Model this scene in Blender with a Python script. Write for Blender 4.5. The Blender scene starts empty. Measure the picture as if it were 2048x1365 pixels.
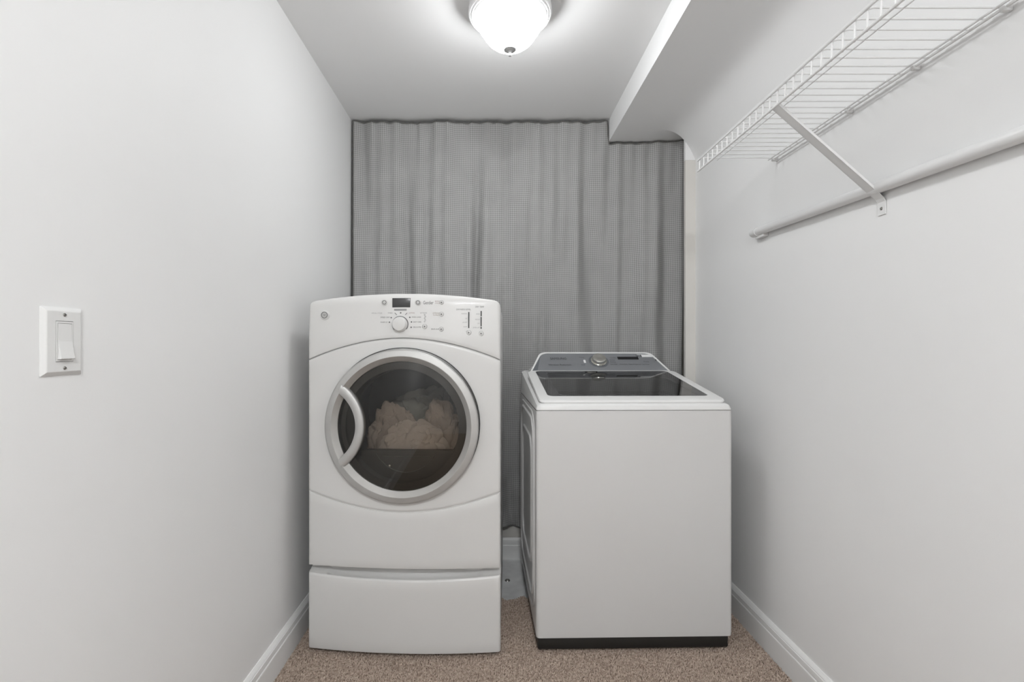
import bpy, bmesh, math, random
from mathutils import Vector, Matrix, noise

random.seed(7)
R = math.radians
SC = bpy.context.scene
COL = SC.collection

# ------------------------------------------------------------------ camera
CAM_H = 1.076
cd = bpy.data.cameras.new('camera')
cam = bpy.data.objects.new('camera', cd)
COL.objects.link(cam)
cam.location = (0, 0, CAM_H)
cam.rotation_euler = (R(90), 0, 0)
cd.sensor_width = 36.0
cd.lens = 1000 / 2048 * 36.0
cd.shift_x = (1024 - 982) / 2048
cd.shift_y = (690 - 682.5) / 2048
cd.clip_start = 0.01
SC.camera = cam

# ------------------------------------------------------------------ light
w = bpy.data.worlds.new('world')
SC.world = w
w.use_nodes = True
w.node_tree.nodes['Background'].inputs[0].default_value = (0.9, 0.95, 1.0, 1)
w.node_tree.nodes['Background'].inputs[1].default_value = 0.3
SC.view_settings.view_transform = 'Standard'
SC.view_settings.look = 'None'
SC.view_settings.gamma = 1.0
SC.view_settings.use_curve_mapping = False
SC.view_settings.exposure = 0.28
LAMP_MAIN = 26.0       # glass bowl over the machines
LAMP_FILL = 150.0      # added fill: unseen copy of the fixture, placed behind the camera


def at(px, py, Y):
    """world point seen at a photo pixel, at depth Y"""
    return Vector(((px - 982) / 1000 * Y, Y, CAM_H - (py - 690) / 1000 * Y))


# ------------------------------------------------------------------ materials
def mat(name, col, rough=0.5, metal=0.0, bump=0.0, bscale=200.0, var=0.03, vscale=6.0, spec=0.5, coat=0.0):
    m = bpy.data.materials.new(name)
    m.use_nodes = True
    nt = m.node_tree
    b = nt.nodes['Principled BSDF']
    b.inputs['Roughness'].default_value = rough
    b.inputs['Metallic'].default_value = metal
    b.inputs['Specular IOR Level'].default_value = spec
    b.inputs['Coat Weight'].default_value = coat
    tc = nt.nodes.new('ShaderNodeTexCoord')
    n = nt.nodes.new('ShaderNodeTexNoise')
    n.inputs['Scale'].default_value = vscale
    n.inputs['Detail'].default_value = 4
    nt.links.new(tc.outputs['Object'], n.inputs['Vector'])
    r = nt.nodes.new('ShaderNodeValToRGB')
    r.color_ramp.elements[0].position = 0.3
    r.color_ramp.elements[1].position = 0.7
    r.color_ramp.elements[0].color = tuple(c * (1 - var) for c in col) + (1,)
    r.color_ramp.elements[1].color = tuple(min(1, c * (1 + var)) for c in col) + (1,)
    nt.links.new(n.outputs['Fac'], r.inputs['Fac'])
    nt.links.new(r.outputs['Color'], b.inputs['Base Color'])
    if bump > 0:
        n2 = nt.nodes.new('ShaderNodeTexNoise')
        n2.inputs['Scale'].default_value = bscale
        n2.inputs['Detail'].default_value = 3
        nt.links.new(tc.outputs['Object'], n2.inputs['Vector'])
        bp = nt.nodes.new('ShaderNodeBump')
        bp.inputs['Strength'].default_value = bump
        bp.inputs['Distance'].default_value = 0.002
        nt.links.new(n2.outputs['Fac'], bp.inputs['Height'])
        nt.links.new(bp.outputs['Normal'], b.inputs['Normal'])
    return m


def glass_mat(name, tint, refl=0.06, rough=0.02):
    m = bpy.data.materials.new(name)
    m.use_nodes = True
    nt = m.node_tree
    nt.nodes.clear()
    out = nt.nodes.new('ShaderNodeOutputMaterial')
    tr = nt.nodes.new('ShaderNodeBsdfTransparent')
    tr.inputs[0].default_value = tint + (1,)
    gl = nt.nodes.new('ShaderNodeBsdfGlossy')
    gl.inputs['Roughness'].default_value = rough
    gl.inputs['Color'].default_value = (1, 1, 1, 1)
    fr = nt.nodes.new('ShaderNodeFresnel')
    fr.inputs['IOR'].default_value = 1.5
    mx = nt.nodes.new('ShaderNodeMixShader')
    nt.links.new(fr.outputs[0], mx.inputs[0])
    nt.links.new(tr.outputs[0], mx.inputs[1])
    nt.links.new(gl.outputs[0], mx.inputs[2])
    nt.links.new(mx.outputs[0], out.inputs[0])
    return m


def emit_mat(name, col, strength):
    m = bpy.data.materials.new(name)
    m.use_nodes = True
    b = m.node_tree.nodes['Principled BSDF']
    b.inputs['Base Color'].default_value = (0.9, 0.9, 0.9, 1)
    b.inputs['Roughness'].default_value = 0.3
    b.inputs['Emission Color'].default_value = col + (1,)
    b.inputs['Emission Strength'].default_value = strength
    return m


M = {}
M['wall'] = mat('wall_paint', (0.88, 0.88, 0.875), 0.55, bump=0.04, bscale=350, var=0.006, vscale=3)
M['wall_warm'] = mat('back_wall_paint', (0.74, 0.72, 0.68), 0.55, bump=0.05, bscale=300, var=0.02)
M['ceiling'] = mat('ceiling_paint', (0.90, 0.90, 0.897), 0.7, bump=0.05, bscale=300, var=0.008, vscale=3)
M['trim'] = mat('trim_gloss', (0.87, 0.87, 0.862), 0.35, var=0.012, vscale=9)
M['concrete'] = mat('painted_slab', (0.80, 0.805, 0.80), 0.45, bump=0.3, bscale=60, var=0.12, vscale=14)
M['enamel'] = mat('white_enamel', (0.74, 0.735, 0.72), 0.32, var=0.008, vscale=4, coat=0.15)
M['enamel_w'] = mat('white_washer_enamel', (0.72, 0.715, 0.705), 0.34, var=0.008, vscale=4, coat=0.15)
M['lidwhite'] = mat('white_lid_plastic', (0.83, 0.83, 0.82), 0.28, var=0.005)
M['side'] = mat('white_side_steel', (0.60, 0.60, 0.59), 0.4, var=0.01)
M['silver'] = mat('satin_silver', (0.53, 0.527, 0.515), 0.48, metal=0.65, var=0.03, vscale=30)
M['silver_bev'] = mat('silver_bevel', (0.56, 0.55, 0.53), 0.38, metal=0.65, var=0.02, vscale=30)
M['black'] = mat('black_plastic', (0.022, 0.021, 0.019), 0.42, var=0.1)
M['dark'] = mat('dark_gap', (0.03, 0.03, 0.03), 0.6, var=0.1)
M['drum'] = mat('drum_grey', (0.15, 0.148, 0.138), 0.4, var=0.08, vscale=12)
M['drumring'] = mat('drum_ring_grey', (0.065, 0.063, 0.058), 0.45, var=0.08, vscale=12)
M['housing'] = mat('lint_housing', (0.085, 0.082, 0.075), 0.4, var=0.06)
M['doorglass'] = glass_mat('smoked_door_glass', (0.66, 0.64, 0.60))
M['lidglass'] = glass_mat('smoked_lid_glass', (0.30, 0.30, 0.30))
M['frit'] = mat('black_glass_border', (0.035, 0.035, 0.036), 0.06, var=0.03)
M['console'] = mat('grey_console', (0.275, 0.285, 0.30), 0.3, metal=0.35, var=0.03, vscale=10)
M['console_dark'] = mat('grey_console_edge', (0.16, 0.17, 0.185), 0.35, metal=0.2, var=0.03, vscale=10)
M['lcd'] = mat('display_black', (0.012, 0.012, 0.013), 0.15, var=0.05)
M['lcd_grey'] = mat('display_grey', (0.055, 0.055, 0.056), 0.25, var=0.08, vscale=40)
M['print'] = mat('grey_print', (0.16, 0.16, 0.16), 0.6, var=0.02)
M['print_lt'] = mat('light_grey_print', (0.33, 0.33, 0.33), 0.6, var=0.02)
M['print_red'] = mat('faded_red_print', (0.38, 0.27, 0.25), 0.6, var=0.02)
M['print_tan'] = mat('tan_print', (0.42, 0.37, 0.31), 0.6, var=0.02)
M['print_blue'] = mat('dark_console_print', (0.035, 0.037, 0.043), 0.5, var=0.02)
M['button'] = mat('button_grey', (0.66, 0.655, 0.64), 0.35, var=0.02)
M['chrome'] = mat('dial_chrome', (0.62, 0.61, 0.57), 0.22, metal=0.9, var=0.03)
M['sticker'] = mat('white_sticker', (0.80, 0.80, 0.80), 0.5, var=0.01)
M['wire'] = mat('white_epoxy_wire', (0.82, 0.82, 0.815), 0.35, var=0.01)
M['pole'] = mat('white_pole', (0.80, 0.80, 0.795), 0.28, var=0.01)
M['screw'] = mat('screw_steel', (0.35, 0.34, 0.32), 0.35, metal=0.8, var=0.05)
M['switch'] = mat('switch_plastic', (0.80, 0.80, 0.79), 0.3, var=0.006)
M['canopy'] = mat('white_canopy', (0.74, 0.74, 0.74), 0.35, var=0.01)
M['finial'] = mat('finial_nickel', (0.55, 0.55, 0.55), 0.4, metal=0.4, var=0.02)
M['towel'] = mat('beige_terry', (0.60, 0.505, 0.44), 0.95, bump=0.8, bscale=420, var=0.06, vscale=20)
M['towel_lt'] = mat('cream_terry', (0.66, 0.57, 0.505), 0.95, bump=0.8, bscale=420, var=0.05, vscale=20)
M['towel_gr'] = mat('grey_cotton', (0.40, 0.40, 0.37), 0.9, bump=0.5, bscale=300, var=0.05, vscale=20)
M['tub'] = mat('tub_steel', (0.45, 0.45, 0.44), 0.35, metal=0.8, var=0.05)
M['tubring'] = mat('tub_ring', (0.50, 0.50, 0.49), 0.4, var=0.03)
M['glow'] = emit_mat('frosted_bowl_lit', (0.968, 0.984, 1.0), LAMP_MAIN)
M['glow_fill'] = emit_mat('frosted_bowl_fill', (0.968, 0.984, 1.0), LAMP_FILL)


def carpet_mat(name, dark, light):
    m = bpy.data.materials.new(name)
    m.use_nodes = True
    nt = m.node_tree
    b = nt.nodes['Principled BSDF']
    b.inputs['Roughness'].default_value = 0.95
    b.inputs['Specular IOR Level'].default_value = 0.1
    tc = nt.nodes.new('ShaderNodeTexCoord')
    n = nt.nodes.new('ShaderNodeTexNoise')
    n.inputs['Scale'].default_value = 130
    n.inputs['Detail'].default_value = 2
    nt.links.new(tc.outputs['Object'], n.inputs['Vector'])
    r = nt.nodes.new('ShaderNodeValToRGB')
    r.color_ramp.elements[0].position = 0.32
    r.color_ramp.elements[1].position = 0.68
    r.color_ramp.elements[0].color = dark + (1,)
    r.color_ramp.elements[1].color = light + (1,)
    nt.links.new(n.outputs['Fac'], r.inputs['Fac'])
    nt.links.new(r.outputs['Color'], b.inputs['Base Color'])
    bp = nt.nodes.new('ShaderNodeBump')
    bp.inputs['Strength'].default_value = 0.8
    bp.inputs['Distance'].default_value = 0.003
    nt.links.new(n.outputs['Fac'], bp.inputs['Height'])
    nt.links.new(bp.outputs['Normal'], b.inputs['Normal'])
    return m


M['carpet'] = carpet_mat('carpet_backing', (0.20, 0.145, 0.11), (0.36, 0.28, 0.225))
M['pile'] = carpet_mat('carpet_loops', (0.33, 0.25, 0.20), (0.64, 0.53, 0.445))


def curtain_mat():
    m = bpy.data.materials.new('grey_waffle_weave')
    m.use_nodes = True
    nt = m.node_tree
    b = nt.nodes['Principled BSDF']
    b.inputs['Roughness'].default_value = 0.85
    b.inputs['Specular IOR Level'].default_value = 0.2
    uv = nt.nodes.new('ShaderNodeUVMap')
    sep = nt.nodes.new('ShaderNodeSeparateXYZ')
    nt.links.new(uv.outputs[0], sep.inputs[0])

    def mth(op, a, bb=None, c=None):
        n = nt.nodes.new('ShaderNodeMath')
        n.operation = op
        for i, v in enumerate((a, bb, c)):
            if v is None:
                continue
            if isinstance(v, (int, float)):
                n.inputs[i].default_value = v
            else:
                nt.links.new(v, n.inputs[i])
        return n.outputs[0]
    k = 2 * math.pi / 0.0098
    su = mth('SINE', mth('MULTIPLY', sep.outputs[0], k))
    sv = mth('SINE', mth('MULTIPLY', sep.outputs[1], k))
    pat = mth('MULTIPLY', mth('ADD', su, sv), 0.5)
    p01 = mth('MULTIPLY_ADD', pat, 0.5, 0.5)
    n = nt.nodes.new('ShaderNodeTexNoise')
    n.inputs['Scale'].default_value = 9
    n.inputs['Detail'].default_value = 5
    nt.links.new(uv.outputs[0], n.inputs['Vector'])
    fac = mth('ADD', mth('MULTIPLY', p01, 0.8), mth('MULTIPLY', n.outputs['Fac'], 0.25))
    r = nt.nodes.new('ShaderNodeValToRGB')
    r.color_ramp.elements[0].position = 0.15
    r.color_ramp.elements[1].position = 0.95
    r.color_ramp.elements[0].color = (0.255, 0.254, 0.250, 1)
    r.color_ramp.elements[1].color = (0.50, 0.498, 0.49, 1)
    nt.links.new(fac, r.inputs['Fac'])
    nt.links.new(r.outputs['Color'], b.inputs['Base Color'])
    bp = nt.nodes.new('ShaderNodeBump')
    bp.inputs['Strength'].default_value = 0.5
    bp.inputs['Distance'].default_value = 0.0015
    nt.links.new(p01, bp.inputs['Height'])
    nt.links.new(bp.outputs['Normal'], b.inputs['Normal'])
    return m


M['curtain'] = curtain_mat()
M['hem'] = mat('grey_hem', (0.16, 0.158, 0.15), 0.9, bump=0.4, bscale=400, var=0.1, vscale=50)


# ------------------------------------------------------------------ helpers
def link(name, me, m, parent=None, smooth=True, loc=None, rot=None):
    if m is not None:
        me.materials.append(M[m])
    if smooth:
        me.shade_smooth()
        try:
            me.set_sharp_from_angle(angle=R(35))
        except Exception:
            pass
    o = bpy.data.objects.new(name, me)
    COL.objects.link(o)
    if parent is not None:
        o.parent = parent
    if loc is not None:
        o.location = loc
    if rot is not None:
        o.rotation_euler = rot
    return o


def pyd(name, v, f, m, parent=None, smooth=True, loc=None, rot=None):
    me = bpy.data.meshes.new(name)
    me.from_pydata([tuple(p) for p in v], [], f)
    bm = bmesh.new()
    bm.from_mesh(me)
    bmesh.ops.recalc_face_normals(bm, faces=bm.faces)
    bm.to_mesh(me)
    bm.free()
    return link(name, me, m, parent, smooth, loc, rot)


def from_bm(name, bm, m, parent=None, smooth=True, loc=None, rot=None):
    bmesh.ops.recalc_face_normals(bm, faces=bm.faces)
    me = bpy.data.meshes.new(name)
    bm.to_mesh(me)
    bm.free()
    return link(name, me, m, parent, smooth, loc, rot)


def bm_box(x0, x1, y0, y1, z0, z1, bev=0.0, seg=2, bm=None):
    b = bmesh.new()
    bmesh.ops.create_cube(b, size=1)
    for v in b.verts:
        v.co = Vector(((x0 + x1) / 2 + v.co.x * (x1 - x0), (y0 + y1) / 2 + v.co.y * (y1 - y0), (z0 + z1) / 2 + v.co.z * (z1 - z0)))
    if bev > 0:
        bmesh.ops.bevel(b, geom=list(b.edges), offset=bev, segments=seg, profile=0.5, affect='EDGES')
    if bm is None:
        return b
    me = bpy.data.meshes.new('tmp')
    b.to_mesh(me)
    b.free()
    bm.from_mesh(me)
    bpy.data.meshes.remove(me)
    return bm


def box(name, x0, x1, y0, y1, z0, z1, m, parent=None, bev=0.0, seg=2):
    return from_bm(name, bm_box(x0, x1, y0, y1, z0, z1, bev, seg), m, parent)


def lathe_vf(prof, n=64, axis='Z', c=(0, 0, 0)):
    """prof: list of (radius, height). returns verts, faces"""
    v, f = [], []
    for r, h in prof:
        for i in range(n):
            a = 2 * math.pi * i / n
            x, y = r * math.cos(a), r * math.sin(a)
            if axis == 'Z':
                p = (c[0] + x, c[1] + y, c[2] + h)
            elif axis == 'Y':
                p = (c[0] + x, c[1] + h, c[2] + y)
            else:
                p = (c[0] + h, c[1] + x, c[2] + y)
            v.append(p)
    for j in range(len(prof) - 1):
        for i in range(n):
            k = (i + 1) % n
            f.append((j * n + i, j * n + k, (j + 1) * n + k, (j + 1) * n + i))
    return v, f


def lathe(name, prof, m, parent=None, n=64, axis='Z', c=(0, 0, 0), cap=True, loc=None, rot=None):
    v, f = lathe_vf(prof, n, axis, c)
    if cap:
        if prof[0][0] > 1e-6:
            f.append(tuple(range(n)))
        if prof[-1][0] > 1e-6:
            b = (len(prof) - 1) * n
            f.append(tuple(range(b, b + n)))
    me = bpy.data.meshes.new(name)
    me.from_pydata(v, [], f)
    bm = bmesh.new()
    bm.from_mesh(me)
    bpy.data.meshes.remove(me)
    bmesh.ops.remove_doubles(bm, verts=bm.verts, dist=1e-6)
    return from_bm(name, bm, m, parent, loc=loc, rot=rot)


def tube_vf(pts, r, n=8, closed=False):
    pts = [Vector(p) for p in pts]
    v, f = [], []
    N = len(pts)
    up = Vector((0, 0, 1))
    prev = None
    for i, p in enumerate(pts):
        if closed:
            t = (pts[(i + 1) % N] - pts[i - 1]).normalized()
        else:
            t = (pts[min(i + 1, N - 1)] - pts[max(i - 1, 0)]).normalized()
        if prev is None:
            a = t.cross(up)
            if a.length < 1e-3:
                a = t.cross(Vector((1, 0, 0)))
            a.normalize()
        else:
            a = (prev - t * prev.dot(t)).normalized()
        prev = a
        b = t.cross(a)
        for k in range(n):
            an = 2 * math.pi * k / n
            v.append(p + a * (r * math.cos(an)) + b * (r * math.sin(an)))
    segs = N if closed else N - 1
    for i in range(segs):
        j = (i + 1) % N
        for k in range(n):
            l = (k + 1) % n
            f.append((i * n + k, i * n + l, j * n + l, j * n + k))
    if not closed:
        f.append(tuple(range(n)))
        f.append(tuple(range((N - 1) * n, N * n)))
    return v, f


def tube(name, pts, r, m, parent=None, n=8, closed=False):
    v, f = tube_vf(pts, r, n, closed)
    return pyd(name, v, f, m, parent)


def prism(name, poly, y0, y1, m, parent=None, axis='Y'):
    """poly of (a,b) extruded. axis Y: (x,z); axis X: (y,z)"""
    n = len(poly)
    v = []
    for t in (y0, y1):
        for a, b in poly:
            v.append((a, t, b) if axis == 'Y' else (t, a, b))
    f = [tuple(range(n)), tuple(range(n, 2 * n))]
    for i in range(n):
        j = (i + 1) % n
        f.append((i, j, n + j, n + i))
    return pyd(name, v, f, m, parent, smooth=False)


def empty(name, loc, rz=0.0):
    o = bpy.data.objects.new(name, None)
    COL.objects.link(o)
    o.location = loc
    o.rotation_euler = (0, 0, rz)
    o.empty_display_size = 0.1
    return o


def tag(o, label, cat, group=None):
    o['label'] = label
    o['category'] = cat
    if group:
        o['group'] = group
    return o


def struct(o, label=None, cat=None):
    o['kind'] = 'structure'
    if label:
        o['label'] = label
    if cat:
        o['category'] = cat
    return o


# ------------------------------------------------------------------ room
XL, XR = -0.712, 0.983
YB = 2.600            # back wall
YF = -2.2             # wall behind the camera
YR = 2.404            # right wall stops short, small recess behind it
H_C = 2.221           # ceiling
ZB = 2.111            # underside of the bulkhead
XB = 0.600            # face of the bulkhead
XREC = 1.13
LEDGE = CAM_H + 0.889  # foot of the slanted cove on the right wall
T = 0.10

struct(box('floor', XL - T, XREC + T, YF - T, YB + T, -0.12, -0.028, 'concrete'), 'grey painted concrete floor slab', 'floor')
struct(box('ceiling', XL - T, XREC + T, YF - T, YB + T, H_C, H_C + T, 'ceiling'), 'flat white painted ceiling', 'ceiling')
struct(box('wall_left', XL - T, XL, YF, YB + T, -0.028, H_C, 'wall'), 'plain white wall with the light switch', 'wall')
struct(box('wall_right', XR, XREC + T, YF, YR, -0.028, H_C, 'wall'), 'plain white wall with the wire shelf', 'wall')
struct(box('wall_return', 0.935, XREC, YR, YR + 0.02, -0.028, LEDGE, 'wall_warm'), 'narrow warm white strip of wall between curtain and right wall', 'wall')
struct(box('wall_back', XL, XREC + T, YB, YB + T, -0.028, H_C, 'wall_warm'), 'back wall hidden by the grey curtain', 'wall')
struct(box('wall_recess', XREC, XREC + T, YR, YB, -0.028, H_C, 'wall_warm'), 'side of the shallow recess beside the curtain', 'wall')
cove = [(XR, LEDGE), (XR, ZB + 0.001), (0.790, ZB + 0.001)]
cove += [(0.790 + 0.193 * k / 24, ZB - (ZB - LEDGE) * (k / 24) ** 3.2) for k in range(0, 24)]
cv = prism('ceiling_cove', cove, YF, YR, 'ceiling')
cv.data.shade_smooth()
cv.data.set_sharp_from_angle(angle=R(30))
struct(cv, 'curved white cove where bulkhead meets the right wall', 'ceiling')
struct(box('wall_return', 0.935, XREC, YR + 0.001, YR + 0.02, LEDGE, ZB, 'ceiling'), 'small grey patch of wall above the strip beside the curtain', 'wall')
struct(box('wall_front', XL, XR, YF - T, YF, -0.028, H_C, 'wall'), 'plain white wall behind the camera', 'wall')
bh = bm_box(XB, XREC, YF, YB, ZB, H_C, 0.0)
struct(from_bm('ceiling_bulkhead', bh, 'ceiling', smooth=False), 'boxed white bulkhead along the right side of the ceiling', 'bulkhead')

# baseboards
PROF = [(0, 0), (0.0150, 0), (0.0150, 0.070), (0.0138, 0.0725), (0.0120, 0.0735), (0.0120, 0.0755), (0.0134, 0.0770),
        (0.0128, 0.0925), (0.0105, 0.0940), (0.0102, 0.0958), (0.0112, 0.0968), (0.0085, 0.1010), (0.0035, 0.1075), (0, 0.1075)]
struct(prism('baseboard_left', [(XL + t, z - 0.028 if z == 0 else z) for t, z in PROF], YF, YB, 'trim'), 'white moulded baseboard along the left wall', 'baseboard')
struct(prism('baseboard_right', [(XR - t, z - 0.028 if z == 0 else z) for t, z in PROF], YF, YR, 'trim'), 'white moulded baseboard along the right wall', 'baseboard')
struct(prism('baseboard_back', [(YB - 0.014 - t, z - 0.028 if z == 0 else z - 0.028) for t, z in PROF], XL + 0.016, 0.99, 'trim', axis='X'), 'white baseboard under the curtain', 'baseboard')


# ------------------------------------------------------------------ carpet
def carpet_edge(x):
    return 2.135 + 0.012 * math.sin(x * 60) + 0.02 * noise.noise(Vector((x * 25, 3.1, 0)))


v, f = [], []
nx = 220
xs = [XL + 0.013 + (XR - XL - 0.026) * i / nx for i in range(nx + 1)]
for x in xs:
    e = carpet_edge(x)
    v += [(x, YF + 0.01, -0.028), (x, YF + 0.01, -0.0085), (x, e - 0.004, -0.0085), (x, e, -0.028)]
for i in range(nx):
    for k in range(3):
        f.append((i * 4 + k, i * 4 + k + 1, (i + 1) * 4 + k + 1, (i + 1) * 4 + k))
carpet = pyd('carpet', v, f, 'carpet', smooth=False)
tag(carpet, 'brown loop-pile carpet with a ragged edge behind the machines', 'carpet')
# pile loops: short bent yarns
v, f = [], []
step = 0.0048
y = 1.15
while y < 2.16:
    x = XL + 0.016
    while x < XR - 0.016:
        px = x + random.uniform(-1, 1) * step * 0.6
        py = y + random.uniform(-1, 1) * step * 0.6
        hid = (-0.62 < px < 0.01 and py > 1.80) or (0.19 < px < 0.82 and py > 1.83) or py > 2.3
        if not hid and py < carpet_edge(px) - 0.003 and XL + 0.014 < px < XR - 0.014:
            an = 2.2 * noise.noise(Vector((px * 22, py * 22, 0))) + random.gauss(0.9, 0.45)
            L = random.uniform(0.0035, 0.0065)
            wd = random.uniform(0.0014, 0.0020)
            hh = random.uniform(-0.001, 0.0028)
            dx, dy = math.cos(an), math.sin(an)
            b = len(v)
            for t, hz in ((-1, -0.009), (0, hh - 0.005), (1, -0.009)):
                cx, cy = px + dx * L * t, py + dy * L * t
                v += [(cx - dy * wd, cy + dx * wd, hz - 0.001), (cx, cy, hz + 0.0012), (cx + dy * wd, cy - dx * wd, hz - 0.001)]
            f += [(b, b + 1, b + 4, b + 3), (b + 1, b + 2, b + 5, b + 4), (b + 3, b + 4, b + 7, b + 6), (b + 4, b + 5, b + 8, b + 7)]
        x += step
    y += step
me = bpy.data.meshes.new('pile')
me.from_pydata(v, [], f)
pile = link('pile', me, 'pile', carpet, smooth=True)
pile['kind'] = 'stuff'
# paint spot on slab
cap = lathe('floor_bolt', [(0.0, 0.002), (0.005, 0.002), (0.006, 0.004), (0.010, 0.004), (0.0125, 0.0)], 'screw', n=20, loc=(0.077, 2.34, -0.028))
tag(cap, 'small round bolt head on the grey slab between the machines', 'bolt')

# ------------------------------------------------------------------ curtain
XC0, XC1 = -0.700, 0.981
YC = 2.558
cz_bot = 0.134


def ztop(x):
    t = (x - XC0)
    if x < 0.588:
        z = 2.203
        if t < 0.075:
            z += 0.012 * (1 - t / 0.075) ** 0.9
        if x > 0.51:
            z += 0.008 * ((x - 0.51) / 0.078) ** 1.6
        z -= 0.0025 * (0.5 + 0.5 * math.sin(x * 31)) + 0.0015 * math.sin(x * 83)
        return z
    if x < 0.597:
        k = (x - 0.588) / 0.009
        return 2.212 * (1 - k) + 2.099 * k
    return 2.099 + 0.008 * ((x - 0.597) / 0.384) ** 2 + 0.001 * math.sin(x * 40)


FOLDS = [(-0.665, 0.022, 0.034, 0.22), (-0.535, 0.012, 0.030, 0.10), (-0.43, 0.016, 0.028, 0.02), (-0.335, 0.013, 0.026, 0.02),
         (-0.245, 0.015, 0.026, -0.01), (-0.165, 0.011, 0.022, 0.02), (-0.085, 0.016, 0.024, 0.0), (0.010, 0.012, 0.026, 0.01), (0.075, 0.017, 0.024, 0.02),
         (0.175, 0.018, 0.030, -0.03), (0.285, 0.019, 0.030, -0.05), (0.385, 0.016, 0.026, -0.03), (0.49, 0.017, 0.030, 0.01), (0.60, 0.019, 0.032, -0.02), (0.70, 0.013, 0.030, -0.02),
         (0.815, 0.020, 0.034, -0.07), (0.905, 0.013, 0.026, -0.03)]


def fold(x, t):
    """t 0 top .. 1 bottom, negative is toward the camera"""
    d = 0.0
    amp = 0.35 + 0.65 * min(1, t / 0.35)
    for c, a, s, dr in FOLDS:
        cc = c + dr * t
        vary = 0.62 + 1.1 * noise.noise(Vector((c * 37.0, t * 1.7, 1.0)))
        k = (x - cc - 0.03 * noise.noise(Vector((c * 11, t * 2.2, 7.0)))) / (s * (1.45 + 1.2 * noise.noise(Vector((c * 53.0, t * 1.2, 3.0)))))
        d += 2.9 * a * max(0.12, vary) * math.exp(-k * k) * amp
    d += 0.004 * math.sin(x * 95 + 3 * t) * (1 - 0.6 * t)
    d += 0.020 * noise.noise(Vector((x * 6, t * 2.5, 5.0))) + 0.004 * noise.noise(Vector((x * 22, t * 9, 9.0)))
    # pinched pleats hanging from the tacks
    for c in (-0.60, -0.44, -0.36, -0.28, -0.22, -0.10, 0.03, 0.24, 0.36):
        k = (x - c - 0.02 * t) / 0.009
        d -= 0.007 * math.exp(-k * k) * math.exp(-t / 0.06)
    if t > 0.72:                    # the cloth bunches up low between the machines
        d += 0.02 * noise.noise(Vector((x * 16, t * 18, 2.0))) * (t - 0.72) / 0.28
    return d - 0.028


NX, NZ = 460, 230
v, f, uvs = [], [], []
for i in range(NX + 1):
    x0 = XC0 + (XC1 - XC0) * i / NX
    zt = ztop(x0)
    for j in range(NZ + 1):
        t = j / NZ
        z = zt + (cz_bot + 0.006 * math.sin(x0 * 25) - zt) * t
        tt = (2.2 - z) / 2.066
        xx = x0
        if x0 > 0.87:
            xx -= 0.022 * ((x0 - 0.87) / 0.111) * max(0, tt) ** 1.2
        if x0 < XC0 + 0.1:
            xx += 0.010 * (1 - (x0 - XC0) / 0.1) * tt
        v.append((xx, YC + fold(x0, max(0, tt)), z))
        uvs.append((x0 * 1.06 + 0.004 * noise.noise(Vector((x0 * 9, z * 9, 0))), z + 0.006 * noise.noise(Vector((x0 * 7, z * 5, 4)))))
for i in range(NX):
    for j in range(NZ):
        a = i * (NZ + 1) + j
        f.append((a, a + 1, a + NZ + 2, a + NZ + 1))
me = bpy.data.meshes.new('curtain')
me.from_pydata(v, [], f)
uvl = me.uv_layers.new(name='UVMap')
for lp in me.loops:
    uvl.data[lp.index].uv = uvs[lp.vertex_index]
cur = empty('curtain', (0, YC, cz_bot))
tag(cur, 'grey waffle-weave fabric curtain hung across the back wall', 'curtain')
cl = link('cloth', me, 'curtain', cur)
cl.location = (0, -YC, -cz_bot)
md = cl.modifiers.new('thickness', 'SOLIDIFY')
md.thickness = 0.0025
md.offset = 1.0


def hem_strip(name, idx):
    pts = [Vector(v[k]) + Vector((0, -0.003, 0)) for k in idx]
    o = tube(name, pts, 0.0032, 'hem', cur, n=6)
    o.location = (0, -YC, -cz_bot)
    return o


hem_strip('top_hem', [i * (NZ + 1) for i in range(0, NX + 1, 2)])
hem_strip('side_hem', [NX * (NZ + 1) + j for j in range(0, NZ + 1, 3)])
hem_strip('side_hem', [j for j in range(0, NZ + 1, 3)])
hem_strip('bottom_hem', [i * (NZ + 1) + NZ for i in range(0, NX + 1, 2)])

# ------------------------------------------------------------------ dryer helpers
DW = 0.3375           # half width
BOW = 0.023
D_ROT = R(-2.2)
D_C = Vector((-0.3044, 1.740, 0.0))     # centre of the front plane at the corners


def bow(x):
    return -BOW * (1 - (x / DW) ** 2)


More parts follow.
